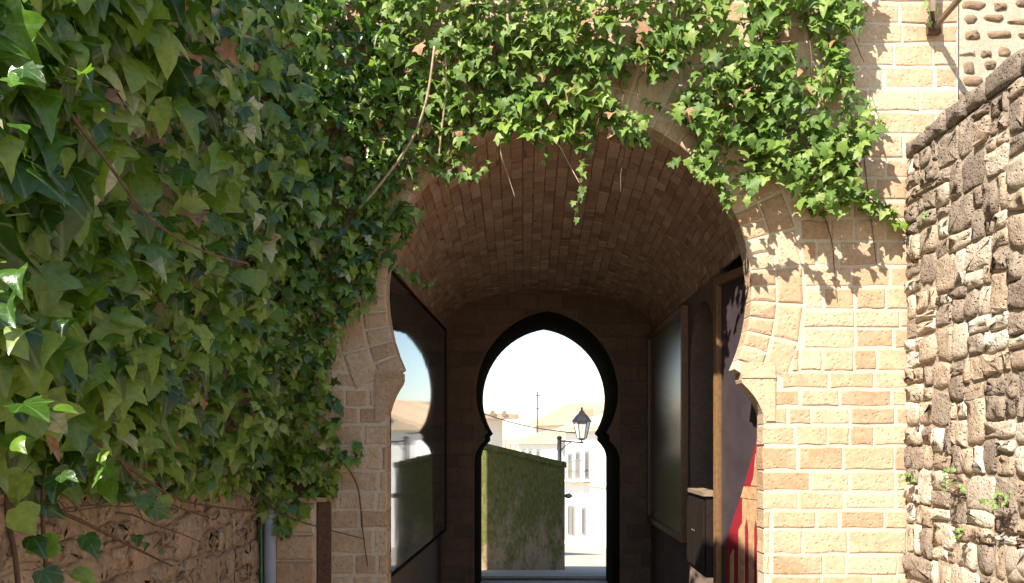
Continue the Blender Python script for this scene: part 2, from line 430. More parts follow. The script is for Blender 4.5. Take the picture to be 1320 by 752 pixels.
RING = .30
rb = random.Random(3)
blocks = []
z = -.20; row = 0
while z < FTOP:
    h = rb.choice([.115, .125, .135, .145, .16]) ; x = FX0 + rb.uniform(-.3, 0)
    while x < FX1:
        wd = rb.choice([.15, .20, .25, .29, .33, .38]); x1 = min(x + wd, FX1)
        x0 = max(x, FX0)
        if FX1 - x1 < .12: x1 = FX1
        if x1 - x0 > .08:
            # split at opening sides
            g_ = rb.uniform(.006, .011)
            for (a, b) in ((x0, x1),):
                pl = [(a + g_, z + g_), (b - g_, z + g_), (b - g_, z + h - g_), (a + g_, z + h - g_)]
                c = ((a + b) / 2, z + h / 2)
                zc = c[1]
                if zc > 1.98:
                    dx, dz = c[0] - AC[0], c[1] - AC[1]; L = math.hypot(dx, dz)
                    if zc < AC[1]: dz *= .0; L = abs(dx); 
                    rr = AR + .345
                    if zc < AC[1]: rr = max(math.sqrt(max(.01, AR * AR - (zc - AC[1]) ** 2)) + .345, .3)
                    nx, nz = dx / L, dz / L
                    pl = clip(pl, -nx, -nz, -(AC[0] * nx + AC[1] * nz + rr))
                else:
                    lim = 0.
                    if zc > 1.70: lim = -.0
                    if c[0] < AC[0]: pl = clip(pl, 1, 0, JL + .007)
                    else: pl = clip(pl, -1, 0, -(JR - .007))
                if len(pl) >= 3 and area(pl) > .004:
                    blocks.append(pl)
        x = x1
        if x >= FX1: break
    z += h; row += 1

gpoly = [(500, -70), (1130, -70), (1105, 0), (1112, 22), (1090, 50), (1098, 90), (1112, 130), (1128, 165), (1110, 195), (1112, 235), (1140, 262), (1168, 290), (1130, 282), (1098, 258), (1072, 262), (1050, 274), (1028, 258), (1012, 228), (990, 222),
         (972, 248), (945, 240), (938, 262), (925, 232), (900, 222), (888, 205), (905, 175), (880, 150), (868, 130), (872, 105), (842, 96), (822, 72), (806, 90), (800, 118), (815, 142), (838, 150), (826, 182), (790, 178), (775, 160), (762, 176), (750, 196), (735, 184), (700, 172), (672, 176), (640, 182), (632, 160), (612, 165), (606, 208), (596, 232), (568, 225), (548, 248),
         (542, 282), (520, 300), (508, 330), (490, 345), (470, 380), (440, 390), (450, 300)]
def inpoly(x, y, poly):
    c = False; j = len(poly) - 1
    for i in range(len(poly)):
        xi, yi = poly[i]; xj, yj = poly[j]
        if (yi > y) != (yj > y) and x < (xj - xi) * (y - yi) / (yj - yi) + xi: c = not c
        j = i
    return c
nblk = [0]
def vis_block(c):
    px, py = CX + c[0] * PX, CY - (c[1] - EYE) * PX
    if not (325 < px < 1245 and -20 < py < 770): return False
    if px > 1170 and py > 200: return False
    # under the dense ivy
    if py < 330 and px < 500: return False
    if py < 560 and px < 415: return False
    if px < 1080 and py > 10 and inpoly(px, py + 14, gpoly) and inpoly(px, py - 10, gpoly) and inpoly(px + 12, py, gpoly) and inpoly(px - 12, py, gpoly): return False
    if px < 1080 and py < 20: return False
    nblk[0] += 1
    return nblk[0] <= 300
rest = MB()
for pl in blocks:
    c = cen(pl)
    pr = .001 + rb.random() * .006
    q = subdiv(pl, .07, .006, rb)
    jamb = c[1] < 1.98 and (abs(min(p_[0] for p_ in pl) - JR) < .02 or abs(max(p_[0] for p_ in pl) - JL) < .02)
    v, f = pillow(q, mf, [(0, -FT + .012 if jamb else -.01), (.001 if jamb else .002, pr - (.006 if jamb else .002)), (.009, pr + .001)], .0015, rb)
    if vis_block(c): mesh('stone_block', v, f, M['block'], fw)
    else: rest.add(v, f)
o = rest.build('stone_block_mass', M['block'], fw); o['kind'] = 'stuff'

# voussoirs, two rings, running through the wall thickness at the intrados
nv = 48; a0 = math.asin((2.125 - AC[1]) / AR); a1 = math.pi - math.asin((2.07 - AC[1]) / AR)
for i in range(nv):
    ta = a0 + (a1 - a0) * i / nv + .005; tb = a0 + (a1 - a0) * (i + 1) / nv - .005
    for k, (ra, rb_) in enumerate(((-.003, .155), (.168, .33))):
        if k == 1 and (i % 2): continue
        tbb = tb if k == 0 else a0 + (a1 - a0) * (i + 2) / nv - .007
        bk = -FT + .01 if k == 0 else -.02; pr = .003 + rb.random() * .006
        q = subdiv([(AC[0] + (AR + r_) * math.cos(t), AC[1] + (AR + r_) * math.sin(t)) for t, r_ in ((ta, ra), (ta, rb_), (tbb, rb_), (tbb, ra))], .08, .0025, rb)
        vv, f = pillow(q, mf, [(0, bk), (.001, pr - .004), (.008, pr), (.02, pr + .003)], .002, rb)
        mesh('voussoir', vv, f, M['block'], fw)
# impost mouldings on both jambs
for s, jx in ((1, JR), (-1, JL)):
    tipx = AC[0] + (1.118 if s > 0 else -1.085); zt_ = 2.11 if s > 0 else 2.06
    mb = MB()
    prof_ = [(jx + s * .01, 1.735)] + [(jx + (tipx - jx) * (t ** 1.5) - s * .006, 1.74 + .24 * (t ** .8)) for t in (.2, .4, .6, .8, 1.)] + \
        [(tipx - s * .012, 2.0), (tipx - s * .012, zt_ - .015), (tipx + s * .01, zt_), (jx + s * .07, zt_), (jx + s * .07, 1.735)]
    vv, ff = extrude_poly(prof_, mf, -FT + .012, .012); mb.add(vv, ff)
    mb.box((tipx - s * .012, FY - .019, 2.012), (jx + s * .07, FY - .008, 2.034))
    mb.build('impost', M['block'], fw)

# passage: side walls, roof, vault, back wall
XL, XR, SPR, BY0, BY1 = -.95, 1.47, 2.88, 10.2, 11.9
PY0 = FY + FT
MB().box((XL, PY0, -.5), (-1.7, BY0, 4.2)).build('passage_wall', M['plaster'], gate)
NY0, NY1, NZ, ND = 6.78, 7.82, 2.24, .24
npoly = [(6.64, -.5), (NY0, -.5), (NY0, NZ)] + [((NY0 + NY1) / 2 - .52 * math.cos(math.pi * k / 12), NZ + .52 * math.sin(math.pi * k / 12)) for k in range(1, 12)] + \
    [(NY1, NZ), (NY1, -.5), (BY0, -.5), (BY0, 4.2), (6.64, 4.2)]
v, f = extrude_poly(npoly, lambda u, q, w: (XR + w, u, q), 0, ND)
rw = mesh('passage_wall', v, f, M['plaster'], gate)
nb = MB().box((XR + ND, PY0, -.2), (XR + .8, BY0, 4.2)).build('niche_back', M['vault'], gate)
z = 0.
while z < 2.9:
    y = NY0 - rb.random() * .2
    while y < NY1 - .05:
        L = rb.uniform(.26, .42); a, b = max(y, NY0), min(y + L, NY1)
        if b - a > .05:
            v, f = pillow(subdiv([(a + .008, z + .008), (b - .008, z + .008), (b - .008, z + .162), (a + .008, z + .162)], .2, .004, rb),
                          lambda u, q, w: (XR + ND - w, u, q), [(0, -.01), (.003, .014), (.014, .02)], .003, rb)
            mesh('stone_block', v, f, M['block'], nb)
        y += L
    z += .17
MB().box((-1.7, PY0, 4.0), (XR + .8, BY1, 4.3)).build('roof_slab', M['mortar'], gate)

XC, HW = (XL + XR) / 2, (XR - XL) / 2
def rise(y):
    if y < 8.4: return .99 + (.64 - .99) * (y - PY0) / (8.4 - PY0)
    return .64 + (.47 - .64) * (y - 8.4) / (BY0 - 8.4)
def vsurf(t, y, dr=0.):
    r_ = rise(y) + dr
    return Vector((XC - (HW + dr) * math.cos(t), y, SPR + r_ * math.sin(t)))
vv = []; ff = []; ys = [PY0, 7.2, 8.399, 8.401, 9.3, BY0]; NT = 36
for y in ys:
    for k in range(NT + 1): vv.append(vsurf(math.pi * k / NT, y, .003))
for i in range(len(ys) - 1):
    for k in range(NT):
        a = i * (NT + 1) + k; ff.append([a, a + 1, a + NT + 2, a + NT + 1])
vault = mesh('vault', vv, ff, M['vault'], gate, True)
bricks = []
NR = 42
ya = PY0 + .02; crs = 0
for i in range(NR):
    t0, t1 = math.pi * i / NR, math.pi * (i + 1) / NR
    y = PY0 + .01 - (i % 2) * .065 - rb.random() * .03
    while y < BY0 - .02:
        L = rb.choice([.11, .13, .14, .17]); a, b = max(y, PY0 + .01), min(y + L, BY0 - .01)
        for lo, hi in ((PY0, 8.4), (8.4, BY0)):
            aa, bb = max(a, lo), min(b, hi)
            if bb - aa > .04: bricks.append((t0, t1, aa + .006, bb - .006))
        y += L
def brick_mesh(t0, t1, a, b):
    d = .0035; j = lambda: rb.uniform(-.004, .004); out_ = rb.uniform(.0, .011)
    vv = []
    for dr in (.014, -out_):
        for t, y in ((t0 + d, a), (t1 - d, a), (t1 - d, b), (t0 + d, b)):
            vv.append(vsurf(t + j() * .8, y + j(), dr + (j() if dr < 0 else 0)))
    return vv, [(0, 1, 2, 3), (7, 6, 5, 4), (0, 4, 5, 1), (1, 5, 6, 2), (2, 6, 7, 3), (3, 7, 4, 0)]
def brick_rank(b):
    tm, ym = (b[0] + b[1]) / 2, (b[2] + b[3]) / 2
    p = vsurf(tm, ym); py = CY - (p.z - EYE) / p.y * F
    hid = 1 if (math.hypot(p.x * FY / p.y - AC[0], (p.z - EYE) * FY / p.y + EYE - AC[1]) > AR - .06 or py < 190 + max(0, abs(CX + p.x / p.y * F - 730) - 120) * .5) else 0
    return (hid, p.y)
bricks.sort(key=brick_rank)
rest = MB()
for i, b in enumerate(bricks):
    v, f = brick_mesh(*b)
    if i < 300: mesh('brick', v, f, M['brick'], vault)
    else: rest.add(v, f)
o = rest.build('brick_mass', M['brick'], vault); o['kind'] = 'stuff'

# back wall with the far horseshoe arch
BC, BR = (.27, 2.16), .815
bout = arch_outline(BC, BR, -.565, 1.105, .715, 1.62, 1.40, 40, .14)
poly = [(2.6, -.6), (2.6, 4.2), (-2.2, 4.2), (-2.2, -.6)] + bout[::-1]
mbk = lambda u, q, w: (u, BY0 - w, q)
v, f = extrude_poly(poly, mbk, BY0 - BY1, 0)
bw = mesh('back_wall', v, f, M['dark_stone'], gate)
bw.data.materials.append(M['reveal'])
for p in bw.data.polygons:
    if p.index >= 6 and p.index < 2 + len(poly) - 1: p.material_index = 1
z = 0.; 
while z < 3.4:
    h = rb.choice([.15, .17]); x = XL - rb.random() * .3
    while x < XR:
        wd = rb.uniform(.22, .4); a, b = max(x, XL), min(x + wd, XR)
        if b - a > .05:
            pl = [(a + .006, z + .006), (b - .006, z + .006), (b - .006, z + h - .006), (a + .006, z + h - .006)]
            c = cen(pl)
            if c[1] > 1.5:
                dx, dz = c[0] - BC[0], (c[1] - BC[1]) / 1.1; 
                if dz < 0: dz = 0
                L = math.hypot(dx, dz) or 1; nx, nz = dx / L, dz / L
                rr = BR + .03
                pl = clip(pl, -nx, -nz / 1.1, -(BC[0] * nx + BC[1] * nz / 1.1 + rr))
            elif c[0] < BC[0]: pl = clip(pl, 1, 0, -.58)
            else: pl = clip(pl, -1, 0, -1.12)
            if len(pl) >= 3 and area(pl) > .003:
                v, f = pillow(subdiv(pl, .2, .004, rb), mbk, [(0, -.01), (.003, .010), (.012, .016)], .002, rb)
                mesh('stone_block', v, f, M['dark_stone'], bw)
        x += wd
    z += h
MB().box((-.9, BY1 - .02, -.2), (1.5, BY1 + .32, -.215)).build('threshold_step', M['ground'], gate)
# pilaster with a capping at the left end of the front
x0, _ = front(361, 0); x1, _ = front(411, 0); _, zc = front(0, 646)
pil = MB().box((x0, FY - .10, -.1), (x1, FY - .004, zc)).build('pilaster', M['mortar'], gate)
z = 0.
while z < zc - .02:
    h = min(.17, zc - z)
    v, f = pillow(subdiv([(x0 + .004, z + .006), (x1 - .004, z + .006), (x1 - .004, z + h - .006), (x0 + .004, z + h - .006)], .13, .004, rb),
                  lambda u, q, w: (u, FY - .10 - w, q), [(0, -.005), (.003, .012), (.014, .02)], .003, rb)
    mesh('stone_block', v, f, M['block'], pil); z += .17
x2, _ = front(425, 0); _, zt = front(0, 612)
MB().box((x0, FY - .12, zc + .002), (x2, FY - .006, zc + .03)).build('ledge', M['block'], gate)
MB().box((x0, FY - .05, zc + .05), (x2 - .02, FY - .006, zt)).build('ledge_panel', M['rust'], gate)

# ------------------------------------------------------------------ whitewashed wall, upper right
ww = thing('whitewashed_wall', (3.6, 5.8, 0), 'whitewashed wall with brown stones showing through, beside the gatehouse', 'wall')
MB().box((FX1 + .004, FY + .035, -.2), (7.5, FY + .5, 6.4)).build('wall_face', M['wash'], ww)
rs = random.Random(11)
z = 2.9
mw = lambda u, q, w: (u, FY + .035 - w, q)
k = 0
while z < 4.75:
    x = FX1 + .01 + rs.random() * .06
    while x < 3.5:
        L = rs.uniform(.08, .19); h = rs.uniform(.05, .085); z0_ = z; z = z0_ + rs.uniform(-.016, .016)
        if rs.random() < .9:
            pl = [(x + L / 2 + L / 2 * math.copysign(abs(math.cos(t)) ** .6, math.cos(t)) * rs.uniform(.78, 1.08), z + h / 2 * math.copysign(abs(math.sin(t)) ** .6, math.sin(t)) * rs.uniform(.7, 1.15))
                  for t in [2 * math.pi * q / 10 for q in range(10)]]
            v, f = pillow(pl, mw, [(0, -.01), (.004, .004), (.03, .012)], .004, rs)
            mesh('stone', v, f, M['wash_stone'], ww, True)
        z = z0_; x += L + rs.uniform(.015, .05)
    z += .102

# ------------------------------------------------------------------ right rubble wall
RX = 2.44
rwall = thing('rubble_wall', (RX, 4, 0), 'tall dry rubble wall of brown grey and limewashed stones, right of the arch', 'wall')
MB().box((RX + .016, -4, -.2), (RX + .55, FY - .02, 3.40)).build('wall_core', M['rub_mortar'], rwall, origin=(RX, 4, 0))
rr_ = random.Random(21)
bb = (3.55, .45, FY - .03, 3.40)
mr = lambda u, q, w: (RX + .02 - w, u, q)
cells = split_rubble(bb, (.16, .40), (.13, .29), .004, rr_)
def rub(poly, mapper, rng, prd):
    c = cen(poly); q = subdiv(poly, .075, .012, rng)
    h = rng.uniform(.5, 1.25) * prd
    tl = rng.uniform(-.06, .06), rng.uniform(-.06, .06)
    mm = lambda u, q_, w_: mapper(u, q_, w_ + (tl[0] * (u - c[0]) + tl[1] * (q_ - c[1])) * (1 if w_ > 0 else 0))
    return pillow(q, mm, [(0, -.03), (.002, h * .4), (.011, h * .85), (.035, h)], .006, rng)
rest = MB()
for pl in cells:
    c = cen(pl)
    v, f = rub(pl, mr, rr_, .030)
    nz = noise.noise(Vector((c[0] * 1.7, c[1] * 1.7, 3.1)))
    pw = .36 + .28 * nz + (.12 if c[0] > 5.15 else 0) + (-.2 if c[1] > 3.1 else 0)
    a = rr_.random()
    m_ = M['rub_white'] if a < pw else (M['rub_grey'] if a > (.70 if c[1] < 2.9 else .35) else M['rub_brown'])
    if c[0] > 4.2 and c[1] > .6: mesh('stone', v, f, m_, rwall, rr_.random() < .8)
    else: rest.add(v, f)
o = rest.build('stone_mass', M['rub_brown'], rwall, True); o['kind'] = 'stuff'
# coping of long flat stones
y = FY - .04
while y > -3.9:
    L = rr_.uniform(.2, .42); h = rr_.uniform(.095, .13); dz = rr_.uniform(-.008, .008)
    pl = [(y - L + .008, 3.405), (y - .008, 3.405), (y - .008, 3.405 + h + dz), (y - L + .008, 3.405 + h - dz)]
    q = subdiv(pl, .08, .010, rr_)
    v, f = pillow(q, lambda u, q_, w_: (RX + .02 - w_, u, q_), [(0, -.55), (.003, .012), (.014, .03), (.035, .036)], .006, rr_)
    o = mesh('coping_stone', v, f, M['rub_grey'], rwall, True); y -= L

# ------------------------------------------------------------------ left retaining wall
# face runs from (-1.48,1.2) to (-1.68,5.66)
LA, LB = Vector((-1.45, 1.0, 0)), Vector((-1.68, 5.66, 0))
LD = (LB - LA).normalized(); LN = Vector((LD.y, -LD.x, 0)); LN = LN if LN.x > 0 else -LN
def ml(u, q, w): p = LA + LD * u + LN * w; return (p.x, p.y, q)
LLEN = (LB - LA).length
lwall = thing('retaining_wall', ml(2.5, 0, 0), 'rough brown stone retaining wall half hidden by ivy, on the left', 'wall')
lp = [(0, -.2), (LLEN, -.2), (LLEN, 4.15), (3.6, 4.45), (1.5, 5.85), (.95, 5.85), (.70, 2.2), (-5, 2.0), (-5, -.2)]  # unseen upper outline stepped to steer sun and shade
v, f = extrude_poly(lp, ml, -.55, -.021)
lc = mesh('wall_core', v, f, M['left_mortar'], lwall, origin=ml(2.5, 0, 0))
rl = random.Random(5)
bb = (.7, .35, LLEN - .01, 2.0)
cells = split_rubble(bb, (.20, .46), (.14, .30), .004, rl)
rest = MB()
for pl in cells:
    c = cen(pl); v, f = rub(pl, lambda u, q, w: ml(u, q, w - .02), rl, .024)
    if c[0] > 1.2 and .55 < c[1] < 1.7: mesh('stone', v, f, M['left_stone'], lwall, True)
    else: rest.add(v, f)
o = rest.build('stone_mass', M['left_stone'], lwall, True); o['kind'] = 'stuff'

# ------------------------------------------------------------------ pipes beside the left wall
p0 = P(349, 700, 5.60)
dp = thing('drainpipe', (p0.x, p0.y, 0), 'blue grey metal drainpipe in the corner beside the ivy wall', 'drainpipe')
MB().tube([(p0.x, p0.y, 0), (p0.x, p0.y, 1.2), (p0.x, p0.y, 3.4)], .043, 12).build('pipe', M['pipe'], dp, True)
for zz in (.55, 1.12, 2.2): MB().lathe((p0.x, p0.y, zz), [(.045, 0), (.05, .004), (.05, .03), (.045, .034)], 12).build('clamp', M['pipe'], dp)
p1 = P(338, 700, 5.55)
o = MB().box((p1.x - .02, 5.60, 0), (p1.x + .022, 5.66, 3.2)).build('rusty_channel', M['rust']); tag(o, 'narrow rusty brown metal channel left of the drainpipe', 'channel')
p2 = P(334, 700, 5.50)
o = MB().tube([(p2.x, 5.54, 0), (p2.x + .004, 5.54, .6), (p2.x, 5.54, 1.3), (p2.x, 5.54, 2.)], .006, 6).build('green_cable', M['cable_green']); tag(o, 'thin green cable running down beside the rusty channel', 'cable')
xa, _ = front(412, 0); xb, _ = front(428, 0)
o = MB().box((xa + .003, FY - .07, 0), (xb, FY - .022, zc - .003)).build('shaded_slot_strip', M['rust']); tag(o, 'dark brown strip painted in for a shaded slot in the gatehouse left of the arch', 'post')  # dark board painted in place of a deep shaded slot

# ------------------------------------------------------------------ panels and furniture in the passage
def framed(name, label, x, s, y0, y1, z0, z1, gm, fw_=.06, dp_=.05, fm='wood'):
    """panel on a side wall; s=+1 faces +x, -1 faces -x"""
    t = thing(name, (x, (y0 + y1) / 2, z0), label, 'panel')
    for nm, a, b in (('frame_rail', (y0, z0), (y1, z0 + fw_)), ('frame_rail', (y0, z1 - fw_), (y1, z1)),
                     ('frame_stile', (y0, z0 + fw_ + .001), (y0 + fw_, z1 - fw_ - .001)), ('frame_stile', (y1 - fw_, z0 + fw_ + .001), (y1, z1 - fw_ - .001))):
        MB().box((x + s * .002, a[0], a[1]), (x + s * dp_, b[0], b[1])).build(nm, M[fm], t)
    if gm: MB().box((x + s * .002, y0 + fw_ + .002, z0 + fw_ + .002), (x + s * dp_ * .6, y1 - fw_ - .002, z1 - fw_ - .002)).build('glazing', M[gm], t)
    return t
gl_ = framed('glazed_panel', 'tall dark glazed panel mirroring the street, on the left passage wall', XL, 1, 6.12, 9.45, .66, 2.80, 'mirror_glass', .014, .03, 'frame_dull')
gl_.rotation_euler.z = -R(1.7); gl_.location.x += .052       # hung a little out of true, the far edge off the wall
framed('glazed_panel', 'brown framed panel with a hazy sheen, at the far end of the right passage wall', XR, -1, 7.92, 10.12, .70, 2.82, 'sheen_glass', .055, .06, 'wood')
CA, CB_ = Vector((1.615, 5.885, 0)), Vector((1.465, 6.63, 0))       # leaf standing open behind the jamb
CD = (CB_ - CA).normalized(); CN = Vector((-CD.y, CD.x, 0)); CL = (CB_ - CA).length
def mc(u, q, w): p = CA + CD * u + CN * w; return (p.x, p.y, q)
t = thing('poster_case', (CA + CB_) / 2 + Vector((0, 0, .1)), 'glazed case with a red and tan poster, just inside the right jamb', 'panel')
def pc(nm, u0, u1, z0, z1, w0, w1, m_, par=None):
    v, f = extrude_poly([(u0, z0), (u1, z0), (u1, z1), (u0, z1)], mc, w0, w1); return mesh(nm, v, f, M[m_], par or t)
pc('frame_rail', 0, CL, .10, .16, 0, .05, 'wood'); pc('frame_rail', 0, CL, 2.76, 2.82, 0, .05, 'wood')
pc('frame_stile', 0, .045, .162, 2.758, 0, .05, 'wood'); pc('frame_stile', CL - .055, CL, .162, 2.758, 0, .05, 'wood')
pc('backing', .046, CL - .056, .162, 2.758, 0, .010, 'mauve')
v, f = extrude_poly([(.05, .166), (.62, .166), (.62, .86), (.30, 1.32), (.09, 1.66), (.05, 1.72)], mc, .011, .015); po = mesh('poster', v, f, M['red'], t)  # slanted red edge follows a sun and shade line, cut into the shape
def pq(nm, poly_):
    v, f = extrude_poly(poly_, mc, .016, .020); return mesh(nm, v, f, M['tan'], po)
pq('printed_band', [(.052, 1.21), (.36, 1.21), (.31, 1.29), (.052, 1.30)])
for k, tp in enumerate((1.205, 1.205, .98, .78)):
    a = .054 + k * .142
    if tp > 1: pq('printed_arch', [(a, .52), (a + .035, .52), (a + .04, 1.0), (a + .07, 1.08), (a + .10, 1.0), (a + .105, .52), (a + .138, .52), (a + .138, tp), (a, tp)])
    else: pq('printed_pier', [(a, .52), (a + .06, .52), (a + .055, tp), (a, tp + .05)])
pq('printed_band', [(.052, .40), (.617, .40), (.617, .517), (.052, .517)])
pq('printed_gable', [(.09, 1.303), (.20, 1.303), (.16, 1.36), (.13, 1.52), (.11, 1.36)])
MBg = [mc(.046, .162, .038), mc(CL - .056, .162, .038), mc(CL - .056, 2.758, .038), mc(.046, 2.758, .038)]
mesh('glazing', MBg, [(0, 1, 2, 3)], M['clear_glass'], t)

cb = thing('wall_cabinet', (XR, 7.0, .6), 'dark wooden cabinet with a pale top edge under the niche', 'cabinet')
MB().box((XR - .10, 6.66, .58), (XR - .002, 7.38, 1.19)).build('body', M['wood_dark'], cb)
MB().box((XR - .125, 6.64, 1.193), (XR - .001, 7.40, 1.225)).build('top', M['timber'], cb)
for k in range(2):
    d_ = MB().box((XR - .118, 6.69 + k * .35, .62), (XR - .103, 7.0 + k * .35, 1.16)).build('door', M['wood_dark'], cb)
    MB().lathe((XR - .126, 6.985 + k * .08, .9), [(.004, -.01), (.009, 0), (.004, .01)], 8).build('knob', M['iron'], d_)

# ------------------------------------------------------------------ strut on the upper right
st = thing('bracket', P(1200, 38, FY), 'weathered timber strut jutting from the gatehouse at the upper right', 'bracket')
a = P(1201, 40, FY + .0); b = P(1263, -32, 5.05)
MB().tube([a, (a + b) / 2, b], .021, 6).build('strut', M['timber'], st)
MB().box((a.x - .045, FY - .06, a.z - .04), (a.x + .035, FY - .019, a.z + .035)).build('wall_plate', M['rust'], st)
c0 = P(1188, -60, FY)
MB().box((c0.x - .015, FY - .16, a.z + .05), (c0.x + .015, FY - .13, a.z + .9)).build('shadow_upright', M['timber'], st)  # bar added for the vertical shadow it casts on the wall
MB().tube([(c0.x, FY - .145, a.z + .06), (a.x, FY - .03, a.z + .01)], .012, 6).build('shadow_upright_tie', M['rust'], st)

# ------------------------------------------------------------------ beyond the far arch
MY = 14.0
mwall = thing('mossy_wall', P(680, 735, MY), 'low green mossy wall beyond the far arch', 'wall')
tl, tr = P(560, 560, MY), P(728, 601, MY); bl = P(560, 738, MY); br_ = P(728, 735, MY)
n_ = 10; vv = []; ff = []
rm = random.Random(9)
poly = [(bl.x - 2, bl.z - .3), (br_.x, br_.z - .3), (tr.x, tr.z)] + [(tr.x + (tl.x - tr.x) * k / 8, tr.z + (tl.z - tr.z) * k / 8 + rm.uniform(-.012, .012)) for k in range(1, 9)] + [(bl.x - 2, tl.z + .2)]
v, f = extrude_poly(poly, lambda u, q, w: (u, MY - w, q), -.34, 0)
mesh('wall_body', v, f, M['moss'], mwall)
cp = [(tr.x + .03, tr.z - .03), (tr.x + .03, tr.z + .055)] + [(tl.x, tl.z + .05), (tl.x, tl.z - .03)]
v, f = extrude_poly(cp, lambda u, q, w: (u, MY - w, q), -.38, .03); mesh('coping', v, f, M['moss'], mwall)
e = P(729, 640, MY)
MB().lathe((e.x + .05, MY + .1, e.z), [(.02, -.04), (.06, -.02), (.07, .01), (.03, .04)], 8).build('stone_knob', M['rub_brown'], mwall)

LY = 14.55
lamp = thing('street_lamp', P(722, 736, LY), 'iron post street lamp with a glazed lantern behind the mossy wall', 'street lamp')
a = P(721, 800, LY); b = P(721, 566, LY)
MB().tube([(a.x, LY, a.z), (a.x, LY, b.z)], .036, 10).build('post', M['iron'], lamp, True)
MB().lathe((a.x, LY, b.z), [(.045, 0), (.045, .025), (.02, .05)], 10).build('post_cap', M['iron'], lamp)
e = P(750, 571, LY)
MB().tube([(b.x, LY, b.z - .03), (e.x + .03, LY, e.z)], .013, 6).tube([(b.x, LY, b.z - .22), (b.x + .1, LY, b.z - .11), (b.x + .2, LY, b.z - .05)], .009, 6)\
    .tube([(e.x, LY, e.z), (e.x, LY, e.z + .07)], .013, 6).build('bracket_arm', M['iron'], lamp)
lz = P(0, 565, LY).z; lx = e.x
lan = MB().lathe((lx, LY, lz), [(.075, 0), (.078, .012), (.135, .25), (.14, .262)], 6).build('lantern', M['lamp_glass'], lamp)
for k in range(6):
    t = 2 * math.pi * k / 6
    MB().tube([(lx + .077 * math.cos(t), LY + .077 * math.sin(t), lz), (lx + .14 * math.cos(t), LY + .14 * math.sin(t), lz + .262)], .007, 5).build('lantern_bar', M['iron'], lan)
MB().lathe((lx, LY, lz + .264), [(.165, 0), (.16, .02), (.10, .10), (.05, .15), (.045, .17), (.02, .19), (.018, .23), (.004, .25)], 6).build('lantern_cap', M['iron'], lan)
MB().lathe((lx, LY, lz - .03), [(.04, 0), (.078, .028)], 6).build('lantern_base', M['iron'], lan)

def house(name, label, pa, pb, py_eave, py_base, depth_b, roof, wins, wallm='white', over=.35, ridge_back=4.0):
    """facade from world point pa to pb (Vector xy), eave z, base z"""
    t = thing(name, (pa.x, pa.y, py_base), label, 'house', 'houses down the street')
    d = (pb - pa); L = d.length; d.normalize(); nrm = Vector((d.y, -d.x, 0))
    if nrm.y > 0: nrm = -nrm
    def q(u, v_, w_): p = pa + d * u + nrm * w_; return (p.x, p.y, v_)
    v, f = extrude_poly([(0, py_base), (L, py_base), (L, py_eave), (0, py_eave)], q, -depth_b, 0)
    mesh('wall', v, f, M[wallm], t)
    e = py_eave
    vv = [q(-over, e + .002, over), q(L + over, e + .002, over), q(L + over, e + .14, over), q(-over, e + .14, over),
          q(-over, e + roof, -ridge_back), q(L + over, e + roof, -ridge_back), q(-over, e + .002, -depth_b - over), q(L + over, e + .002, -depth_b - over)]
    rf = mesh('roof', vv, [(0, 1, 2, 3), (3, 2, 5, 4), (4, 5, 7, 6), (0, 6, 7, 1), (0, 3, 4, 6), (1, 7, 5, 2)], M['terracotta'], t)
    # cover tiles on the front slope
    nt_ = int(L / .34); tb_ = MB()
    for k in range(nt_):
        u = (k + .5) * L / nt_
        tb_.tube([q(u, e + .15, over + .03), q(u, e + roof + .02, -ridge_back)], .085, 5)
    o_ = tb_.build('tile_rows', M['terracotta'], rf); o_['kind'] = 'stuff'
    for (u, z_, wu, wz, bal) in wins:
        fr_ = MB(); 
        v, f = extrude_poly([(u, z_), (u + wu, z_), (u + wu, z_ + wz), (u, z_ + wz)], q, .002, .05)
        wn = mesh('window', v, f, M['shutter'], t)
        v, f = extrude_poly([(u + .12, z_ + .1), (u + wu - .12, z_ + .1), (u + wu - .12, z_ + wz - .1), (u + .12, z_ + wz - .1)], q, .052, .06)
        mesh('pane', v, f, M['pane'], wn)
        if bal:
            v, f = extrude_poly([(u - .25, z_ - .12), (u + wu + .25, z_ - .12), (u + wu + .25, z_ - .02), (u - .25, z_ - .02)], q, .002, .5); bl_ = mesh('balcony', v, f, M['cream'], t)
            rl_ = MB()
            for k in range(8):
                uu = u - .22 + (wu + .44) * k / 7
                p_, p2_ = Vector(q(uu, z_ - .02, .46)), Vector(q(uu, z_ + .85, .46)); rl_.tube([p_, p2_], .02, 4)
            rl_.tube([q(u - .22, z_ + .86, .46), q(u + wu + .22, z_ + .86, .46)], .03, 4)
            rl_.build('railing', M['shutter'], bl_)
    t['_q'] = 0; del t['_q']
    return t, q, L, rf
def gp(px, y): return Vector(((px - CX) / F * y, y, 0))
def zz(py, y): return EYE + (CY - py) / F * y
